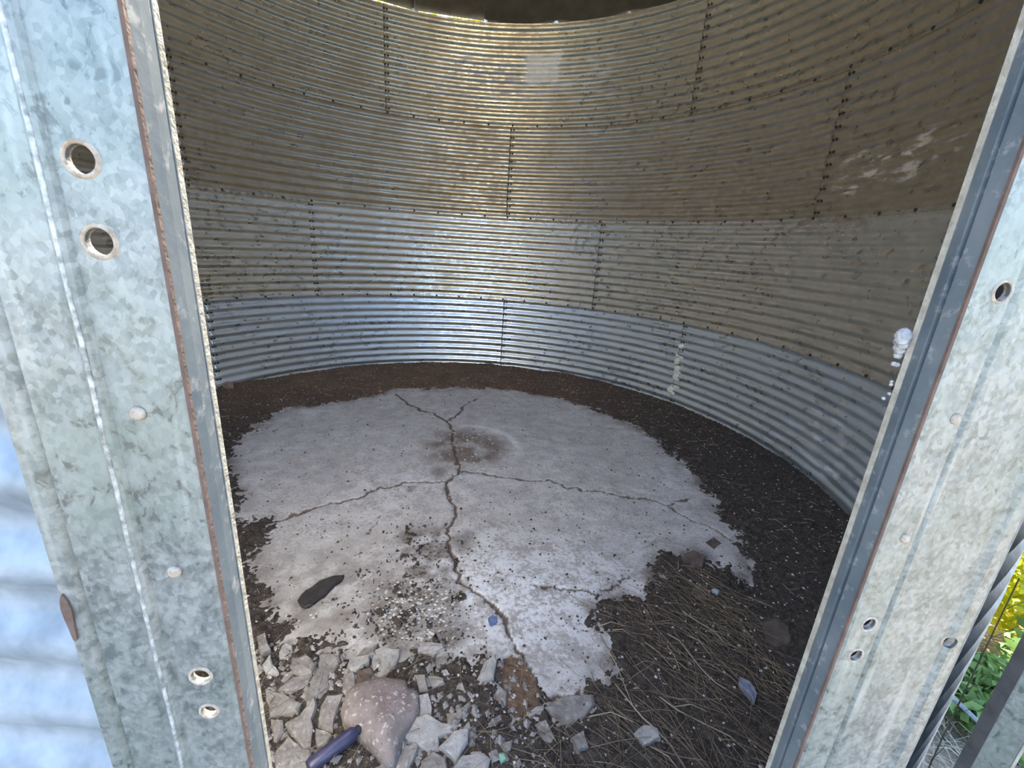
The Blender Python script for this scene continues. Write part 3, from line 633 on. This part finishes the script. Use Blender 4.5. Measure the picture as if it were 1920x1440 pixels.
# ------------------------------------------------------------------ rubble
CM = {'C': M_CONC, 'W': M_WHITE, 'P': M_PINK, 'B': M_BROWN}
def chunk(poly, h, mat, seed):
    rr = random.Random(seed); c = Vector((sum(p[0] for p in poly)/len(poly), sum(p[1] for p in poly)/len(poly)))
    pts = []
    for i, p in enumerate(poly):                          # break up each side of the outline
        a, b = Vector(p), Vector(poly[(i+1) % len(poly)]); L = (b-a).length; k = max(1, int(L/.018))
        nn = Vector((b.y-a.y, a.x-b.x)); nn = nn/(nn.length+1e-9)
        for j in range(k): pts.append(a.lerp(b, j/k)+(nn*rr.uniform(-.12, .12)*min(L/k, .02) if j else Vector((0, 0))))
    n = len(pts); tx, ty = rr.uniform(-.12, .12), rr.uniform(-.12, .12); V = []; F = []
    big = h > .04
    lev = ((1.0, -.012, 0), (1.03, h*.45, .5), (.965, h*.82, .8), (.86, h, 1), (.45, h*(1.25 if big else 1.06), 1)) 
    for s, zz, j in lev:
        for p in pts:
            q = p-c; V.append((q.x*s+rr.uniform(-1, 1)*.0012, q.y*s+rr.uniform(-1, 1)*.0012, zz+(q.x*tx+q.y*ty)*j+rr.uniform(-1, 1)*.0016*(j > 0)))
    V.append((0, 0, lev[-1][1]+.001))
    for l in range(len(lev)-1):
        for i in range(n): F.append((l*n+i, l*n+(i+1) % n, (l+1)*n+(i+1) % n, (l+1)*n+i))
    t0 = (len(lev)-1)*n
    for i in range(n): F.append((t0+i, t0+(i+1) % n, len(V)-1))
    F.append(tuple(range(n-1, -1, -1)))
    area = sum(poly[i][0]*poly[(i+1) % len(poly)][1]-poly[(i+1) % len(poly)][0]*poly[i][1] for i in range(len(poly)))
    if area < 0: F = [tuple(reversed(f)) for f in F]
    me = pymesh('concrete_chunk', V, F, big); me.materials.append(mat)
    return me, c
for i, (h, m, lab, poly) in enumerate(CHUNKS):
    c = (sum(p[0] for p in poly)/len(poly), sum(p[1] for p in poly)/len(poly)); poly = [(c[0]+(p[0]-c[0])*1.07, c[1]+(p[1]-c[1])*1.07) for p in poly]
    me, c = chunk(poly, h, CM[m], 40+i)
    nm = 'stone' if m in 'PB' else 'concrete_chunk'
    o = bpy.data.objects.new(nm, me); COL.objects.link(o)
    o.location = (c.x, c.y, ground_z(c.x, c.y)-.004)
    tag(o, lab, 'stone' if m in 'PB' else 'rubble', 'broken concrete and stones by the doorway')

# loose small debris nobody could count
def scatter(name, n, test, size, mat, flat, label, cat, seed, box=(-2.2, 2.2, -2.2, 2.2)):
    rg = random.Random(seed); mb = MB(); c = 0; tries = 0
    while c < n and tries < n*60:
        tries += 1; x = rg.uniform(box[0], box[1]); y = rg.uniform(box[2], box[3])
        if math.hypot(x, y) > R-.02 or not test(x, y, rg): continue
        s = size[0]+(size[1]-size[0])*rg.random()**2.2; g = ground_z(x, y); an = rg.uniform(0, 6.28); e = rg.uniform(.5, 1)
        ca, sa = math.cos(an)*s, math.sin(an)*s
        hgt = s*flat*rg.uniform(.6, 1.3)
        V = [(x+ca, y+sa, g), (x-sa*e, y+ca*e, g+hgt*rg.uniform(-.1, .3)), (x-ca*rg.uniform(.6, 1), y-sa, g), (x+sa*e, y-ca*e, g), (x+ca*.3*rg.uniform(-1, 1), y+sa*.3, g+hgt)]
        mb.add(V, [(0, 1, 4), (1, 2, 4), (2, 3, 4), (3, 0, 4)]); c += 1
    return tag(mb.build(name, mat), label, cat, kind='stuff')
DN = lambda x, y: is_dirt(x, y)
NEAR = lambda x, y: -1.8 < y < -1.0
scatter('pale_chips', 3600, lambda x, y, r: DN(x, y) and r.random() < (.9 if y < -.9 else .5), (.0025, .0085), M_CHIP, .7, 'tiny pale chips strewn through the dark dirt', 'chips', 21)
scatter('floor_specks', 700, lambda x, y, r: not DN(x, y), (.003, .008), M_CHIP, .6, 'tiny white specks scattered over the concrete slab', 'chips', 22)
scatter('stain_specks', 90, lambda x, y, r: math.hypot((x-.09)/.3, (y-.12)/.3) < 1, (.006, .013), M_CHIP, .5, 'white flakes lying on the round brown stain', 'chips', 26, (-.3, .5, -.3, .5))
scatter('dark_crumbs', 900, lambda x, y, r: not DN(x, y) and r.random() < (.25+.75*(y < -.6)), (.003, .010), M_CRUMB, .9, 'dark soil crumbs scattered over the concrete slab', 'crumbs', 23)
scatter('rubble_gravel', 800, lambda x, y, r: x < .25 and DN(x, y), (.006, .019), M_CONC, .8, 'small gravel filling gaps between the concrete chunks', 'gravel', 24, (-.65, .45, -1.8, -1.3))
rg = random.Random(25); mb = MB()
for k in range(260):
    x, y = rg.gauss(-.12, .09), rg.gauss(-1.21, .08); s = rg.uniform(.003, .009); g = ground_z(x, y); an = rg.uniform(0, 6.28)
    mb.add([(x+s*math.cos(an+q), y+s*math.sin(an+q)*.7, g) for q in (0, 1.7, 3.3, 4.9)]+[(x, y, g+s*.7)], [(0, 1, 4), (1, 2, 4), (2, 3, 4), (3, 0, 4)])
tag(mb.build('debris_grit', M_CHIP), 'white grit on the dark debris patch above the rubble', 'gravel', kind='stuff')
mb = MB()
for k in range(640):
    x, y = (rg.gauss(-.12, .10), rg.gauss(-1.20, .085)) if k < 430 else (rg.gauss(-.07, .09), rg.gauss(-.92, .10))
    s = .0015+.006*rg.random()**2; g = ground_z(x, y); an = rg.uniform(0, 6.28)
    mb.add([(x+s*math.cos(an+q), y+s*math.sin(an+q)*.7, g) for q in (0, 1.7, 3.3, 4.9)]+[(x, y, g+s*.8)], [(0, 1, 4), (1, 2, 4), (2, 3, 4), (3, 0, 4)])
tag(mb.build('debris_crumbs', M_CRUMB), 'dark crumbs forming the debris patch along the lower crack', 'crumbs', kind='stuff')

def stalk_pts(x, y, an, L, bend, lift, n=5, rg=random):
    pts = []; 
    for i in range(n):
        t = i/(n-1); a = an+bend*(t-.5); px = x+math.cos(a)*L*(t-.5); py = y+math.sin(a)*L*(t-.5)
        pts.append((px, py, ground_z(px, py)+.002+lift*math.sin(math.pi*t)*(.3+.7*rg.random())))
    return pts
def straw(name, n, box, test, length, rad_, mat, label, seed, ang=None, n_seg=4, lift=.012):
    rg = random.Random(seed); mb = MB(); c = 0; tr = 0
    while c < n and tr < n*80:
        tr += 1; x = rg.uniform(box[0], box[1]); y = rg.uniform(box[2], box[3])
        if math.hypot(x, y) > R-.09 or not test(x, y): continue
        L = rg.uniform(*length)
        if math.hypot(x, y)+L/2 > R-.02: L = .04
        an = rg.uniform(0, 6.28) if ang is None else rg.gauss(ang[0], ang[1])
        mb.tube(stalk_pts(x, y, an, L, rg.uniform(-.5, .5), rg.uniform(.2, 1)*lift, n_seg, rg), rg.uniform(*rad_), 3, .6); c += 1
    return tag(mb.build(name, mat), label, 'straw', kind='stuff')
straw('ring_chaff', 520, (-2.2, 2.2, -1.2, 2.2), DN, (.02, .08), (.0010, .0018), M_STRAW2, 'short pale straw bits in the dirt ring along the wall', 31, None, 3, .004)
straw('dry_grass_litter', 300, (.30, 1.15, -1.85, -1.10), lambda x, y: DN(x, y) and x < 1.15+(y+1.1)*.1, (.10, .34), (.0007, .0014), M_STRAW, 'tangled dry grass stems on the dirt right of the slab', 32, (-1.05, .55), 5, .03)
straw('rubble_straw', 90, (-.55, .35, -1.85, -1.15), DN, (.08, .26), (.0006, .0012), M_STRAW, 'fine dry stems lying across the rubble', 33, (.75, .8), 5, .05)
LAB = ['long bent stalk running through the middle of the dry grass', 'thick stalk ending under the white stone at lower right', 'long stalk sloping down to the right jamb',
 'straight pale stalk high in the dry grass', 'short level straw at the left top of the dry grass', 'bright short straw in the middle of the dry grass', 'curved stalk at the lower left of the dry grass',
 'slanted stalk left of the bright short straw', 'thin straw just below the short level straw', 'steep short stalk crossing the bright short straw', 'long steep stalk along the left side of the dry grass',
 'stalk leaving the white stone towards the bottom edge', 'short stalk right of the long bent stalk', 'level stalk above the white stone', 'isolated pale straw nearest the right jamb']
for i, pts in enumerate(STALKS):
    mb = MB(); n = len(pts); d = []
    for j, (x, y) in enumerate(pts): d.append((x, y, max(ground_z(x, y)+.003, .014+.018*math.sin(math.pi*j/(n-1)))))
    mb.tube(d, .0024 if i in (0, 1, 2) else .0018, 6, .6)
    o = mb.build('straw_stalk', M_STRAW2); tag(o, LAB[i], 'straw', 'dry stalks on the dirt')

# small lone finds on the floor
def flat_piece(name, poly, h, mat, label, cat, seed=1):
    me, c = chunk(poly, h, mat, seed); o = bpy.data.objects.new(name, me); COL.objects.link(o); o.location = (c.x, c.y, ground_z(c.x, c.y)+.009)
    return tag(o, label, cat)
M_FLAP = mat_simple('dark grey rubber', (.028, .025, .027), (.05, .045, .047), 30, .8)
flat_piece('rubber_flap', [(-.541, -1.131), (-.539, -1.1), (-.493, -1.035), (-.449, -1.015), (-.409, -1.014), (-.413, -1.037), (-.432, -1.058), (-.453, -1.11), (-.495, -1.158), (-.512, -1.162)], .006, M_FLAP, 'dark grey flap of rubber lying on the slab above the rubble', 'scrap')
flat_piece('plastic_scrap', [(.143, -1.258), (.16, -1.246), (.178, -1.254), (.172, -1.276), (.15, -1.284)], .003, mat_simple('blue plastic', (.10, .15, .28), (.15, .21, .36), 40, .5), 'small blue plastic scrap beside the long crack', 'scrap')
flat_piece('plastic_scrap', [(.905, -1.575), (.92, -1.555), (.945, -1.57), (.94, -1.61), (.915, -1.635)], .006, mat_simple('grey blue film', (.16, .18, .26), (.28, .30, .38), 60, .6), 'crumpled grey blue plastic scrap in the dirt at the right jamb', 'scrap')
flat_piece('plastic_scrap', [(1.043, -1.192), (1.06, -1.188), (1.07, -1.2), (1.055, -1.212)], .004, mat_simple('pale blue film', (.36, .40, .55), (.5, .54, .66), 60, .6), 'tiny pale blue scrap beside the small brown stone', 'scrap')
flat_piece('plastic_scrap', [(.139, -1.705), (.152, -1.703), (.156, -1.72), (.143, -1.728)], .004, mat_simple('green plastic', (.22, .45, .32), (.3, .55, .4), 60, .5), 'tiny green scrap at the bottom middle of the rubble', 'scrap')
flat_piece('brick_piece', [(-1.86, 1.17), (-1.80, 1.14), (-1.78, 1.17), (-1.84, 1.205)], .035, mat_simple('pink brick', (.30, .19, .15), (.42, .30, .25), 40, .9), 'pinkish brick piece against the wall at the left jamb', 'brick')
mb = MB(); mb.tube([(.871, -.895, .006), (.91, -.885, .012), (.95, -.86, .010), (.99, -.823, .008)], .004, 6, .3)
mb.build('feather', M_CHIP); tag(bpy.data.objects['feather'], 'thin white feather on the slab left of the dirt tongue', 'feather')
bt = empty('plastic_bottle', (-.29, -1.68, .02)); tag(bt, 'dark purple plastic bottle with black cap at the bottom of the rubble', 'bottle')
bd = Vector((-.075, -.055, -.004)).normalized(); b0 = Vector((-.212, -1.622, .052))
M_BOT = mat_simple('purple plastic', (.045, .045, .10), (.075, .07, .14), 20, .35, bump=0)
mb = MB(); mb.lathe([(.006, .018), (.011, .024), (.0175, .034), (.018, .05), (.0175, .10), (.018, .14), (.014, .148)], b0, bd, 18); mb.build('bottle_body', M_BOT, bt, True)
mb = MB(); mb.lathe([(.0115, .0), (.0125, .002), (.0125, .020), (.011, .022)], b0, bd, 18); mb.build('bottle_cap', M_BLACK, bt)

# ------------------------------------------------------------------ outside
def mat_ground():
    t = NT('dry sunlit ground'); n0 = t.noise(.6, 4, .6); n1 = t.noise(9, 6, .7); n2 = t.noise(60, 3, .6)
    col = t.mix(t.mapr(n0, .35, .65), (.27, .22, .15), (.36, .31, .23)); col = t.mix(t.mapr(n1, .5, .66, 0, .8), col, (.46, .43, .38))
    col = t.mix(t.mapr(n2, .55, .7, 0, .7), col, (.13, .10, .07)); t.bump(t.math('ADD', n1, n2), .6, .02); return t.fin(col, .95, 0, .2)
n = 60; gx = np.linspace(-24, 24, n+1); GX, GY = np.meshgrid(gx, gx, indexing='ij'); GR = np.hypot(GX, GY)
GZ = -.13+(fbm(GX, GY, .35, 3)-.5)*.25*np.clip((GR-3.2)/3, 0, 1)
idx = np.arange(GX.size).reshape(GX.shape); Fq = np.stack([idx[:-1, :-1].ravel(), idx[1:, :-1].ravel(), idx[1:, 1:].ravel(), idx[:-1, 1:].ravel()], 1)
ground = link('ground', npmesh('ground', np.stack([GX.ravel(), GY.ravel(), GZ.ravel()], 1), Fq), mat_ground()); tag(ground, 'dry trampled ground outside the bin', 'ground', kind='structure')
def mat_leaf(name, a, b):
    t = NT(name); n = t.noise(6, 3); col = t.mix(t.mapr(n, .35, .65), a, b); t.fin(col, .55, 0, .3)
    tr = t.n('ShaderNodeBsdfTranslucent'); t.l(col, tr.inputs[0]); mx = t.n('ShaderNodeMixShader'); mx.inputs[0].default_value = .4
    t.l(t.p.outputs[0], mx.inputs[1]); t.l(tr.outputs[0], mx.inputs[2]); t.l(mx.outputs[0], t.out.inputs[0]); return t.m
M_LEAFY = mat_leaf('yellow green leaves', (.40, .42, .02), (.60, .58, .04)); M_LEAFG = mat_leaf('green leaves', (.12, .22, .06), (.26, .38, .14))
M_STEM = mat_simple('green stems', (.12, .14, .05), (.22, .22, .09), 20, .8, bump=0)
def foliage(n, cen, ext, ls, rg, shell=.5):
    V = np.zeros((n*4, 3)); 
    for i in range(n):
        while True:
            p = Vector((rg.uniform(-1, 1), rg.uniform(-1, 1), rg.uniform(-1, 1)))
            if shell*.6 < p.length < 1: break
        c = Vector((cen[0]+p.x*ext[0], cen[1]+p.y*ext[1], cen[2]+p.z*ext[2]))
        d = Vector((rg.gauss(0, 1), rg.gauss(0, 1), rg.gauss(.2, .6))).normalized(); s = d.orthogonal().normalized(); s.rotate(Matrix.Rotation(rg.uniform(0, 6.28), 3, d))
        L = ls*rg.uniform(.6, 1.2)
        for k, q in enumerate((c-d*L*.5, c+s*L*.26+d*L*.05, c+d*L*.5, c-s*L*.26+d*L*.05)): V[i*4+k] = q
    return npmesh('foliage', V, np.arange(n*4).reshape(n, 4), False)
def shrub(loc, ext, n, ls, mat, label, seed, group, name='shrub'):
    rg = random.Random(seed); o = empty(name, (loc[0], loc[1], -.13)); tag(o, label, 'plant', group)
    f = link('foliage', foliage(n, (loc[0], loc[1], -.13+ext[2]*1.05), ext, ls, rg), mat, o); f['kind'] = 'stuff'
    mb = MB()
    for k in range(7):
        a = rg.uniform(0, 6.28); e = rg.uniform(.3, .8)
        mb.tube([(loc[0], loc[1], -.15), (loc[0]+math.cos(a)*ext[0]*e*.5, loc[1]+math.sin(a)*ext[1]*e*.5, -.13+ext[2]*.8), (loc[0]+math.cos(a)*ext[0]*e, loc[1]+math.sin(a)*ext[1]*e, -.13+ext[2]*1.6)], .006, 5, .5)
    mb.build('stems', M_STEM, o)
    return o
def dirpt(a, d): return (d*math.sin(rad(a)), CY+d*math.cos(rad(a)))
for i, (a, d, ext, mat, lab, nl) in enumerate((
        (65.0, 1.95, (.18, .18, .11), M_LEAFG, 'green weed clump nearest the open door', 1500),
        (69.5, 2.2, (.24, .24, .18), M_LEAFG, 'darker green weeds just right of the nearest clump', 1500),
        (64.6, 2.55, (.32, .32, .34), M_LEAFY, 'sunlit yellow green bush behind the weed clump', 2600),
        (68.8, 3.3, (.5, .5, .5), M_LEAFY, 'bright yellow bush further right behind the open door', 2600),
        (65.5, 4.2, (.7, .7, .75), M_LEAFY, 'tall yellow green bush farthest beyond the bin', 3000))):
    x, y = dirpt(a, d); shrub((x, y), ext, nl, .05 if mat is M_LEAFG else .06, mat, lab, 60+i, 'plants outside beside the bin')
# dry grass at the foot of the bin, outside
rg = random.Random(70); mb = MB()
for k in range(900):
    a = rg.uniform(60, 76); d = rg.uniform(1.15, 2.6); x, y = dirpt(a, d)
    if math.hypot(x, y) < R+.03: continue
    t = rg.uniform(0, 6.28); L = rg.uniform(.04, .16); zb = -.13
    mb.tube([(x, y, zb), (x+math.cos(t)*L*.5, y+math.sin(t)*L*.5, zb+L*.35), (x+math.cos(t)*L, y+math.sin(t)*L, zb+L*rg.uniform(.1, .6))], .0018, 3, .5)
tag(mb.build('dry_ground_grass', M_STRAW2), 'short dry grass on the ground outside beside the bin', 'grass', kind='stuff')
mb = MB(); p0, p1 = dirpt(62.2, 1.46), dirpt(66.5, 1.46); mb.tube([(p0[0], p0[1], CAM.z-.709*1.46), ((p0[0]+p1[0])/2, (p0[1]+p1[1])/2, CAM.z-.724*1.46), (p1[0], p1[1], CAM.z-.738*1.46), (p1[0]+.12, p1[1]-.13, -.14)], .006, 8)
tag(mb.build('metal_rod', M_FLANGE), 'thin bluish metal rod leaning in the weeds outside', 'rod')
st = empty('dry_weed', (*dirpt(62.9, .86), -.13)); tag(st, 'single tall dry weed stalk standing close outside the right jamb', 'plant')
sx, sy = dirpt(62.9, .86); mb = MB(); mb.tube([(sx+.012, sy-.012, -.14), (sx+.004, sy-.004, .30), (sx, sy, .60), (sx-.001, sy+.002, .90)], .0014, 6, .5); mb.build('stalk', M_STRAW2, st)
mb = MB()
for k in range(7):
    zz = .55+k*.05; a = k*2.3; q = (sx, sy, zz); mb.tube([q, (sx+math.cos(a)*.010, sy-abs(math.sin(a))*.010, zz+.02), (sx+math.cos(a)*.014, sy-abs(math.sin(a))*.016, zz+.035)], .0006, 4, .4)
mb.build('twigs', M_STRAW2, st)
# tree behind the bin
tr = empty('tree', (-1.3, 8.0, -.13)); tag(tr, 'sunlit yellow green tree behind the bin glimpsed under the eave', 'tree')
rg = random.Random(80); f = link('crown', foliage(9000, (-1.0, 8.0, 6.2), (4.2, 2.0, 3.2), .16, rg, .2), M_LEAFY, tr); f['kind'] = 'stuff'
mb = MB(); mb.tube([(-1.3, 8, -.2), (-1.2, 8.05, 2), (-1.0, 8, 4.2), (-.8, 8, 6.5)], .2, 10, .3); mb.build('trunk', M_STEM, tr)
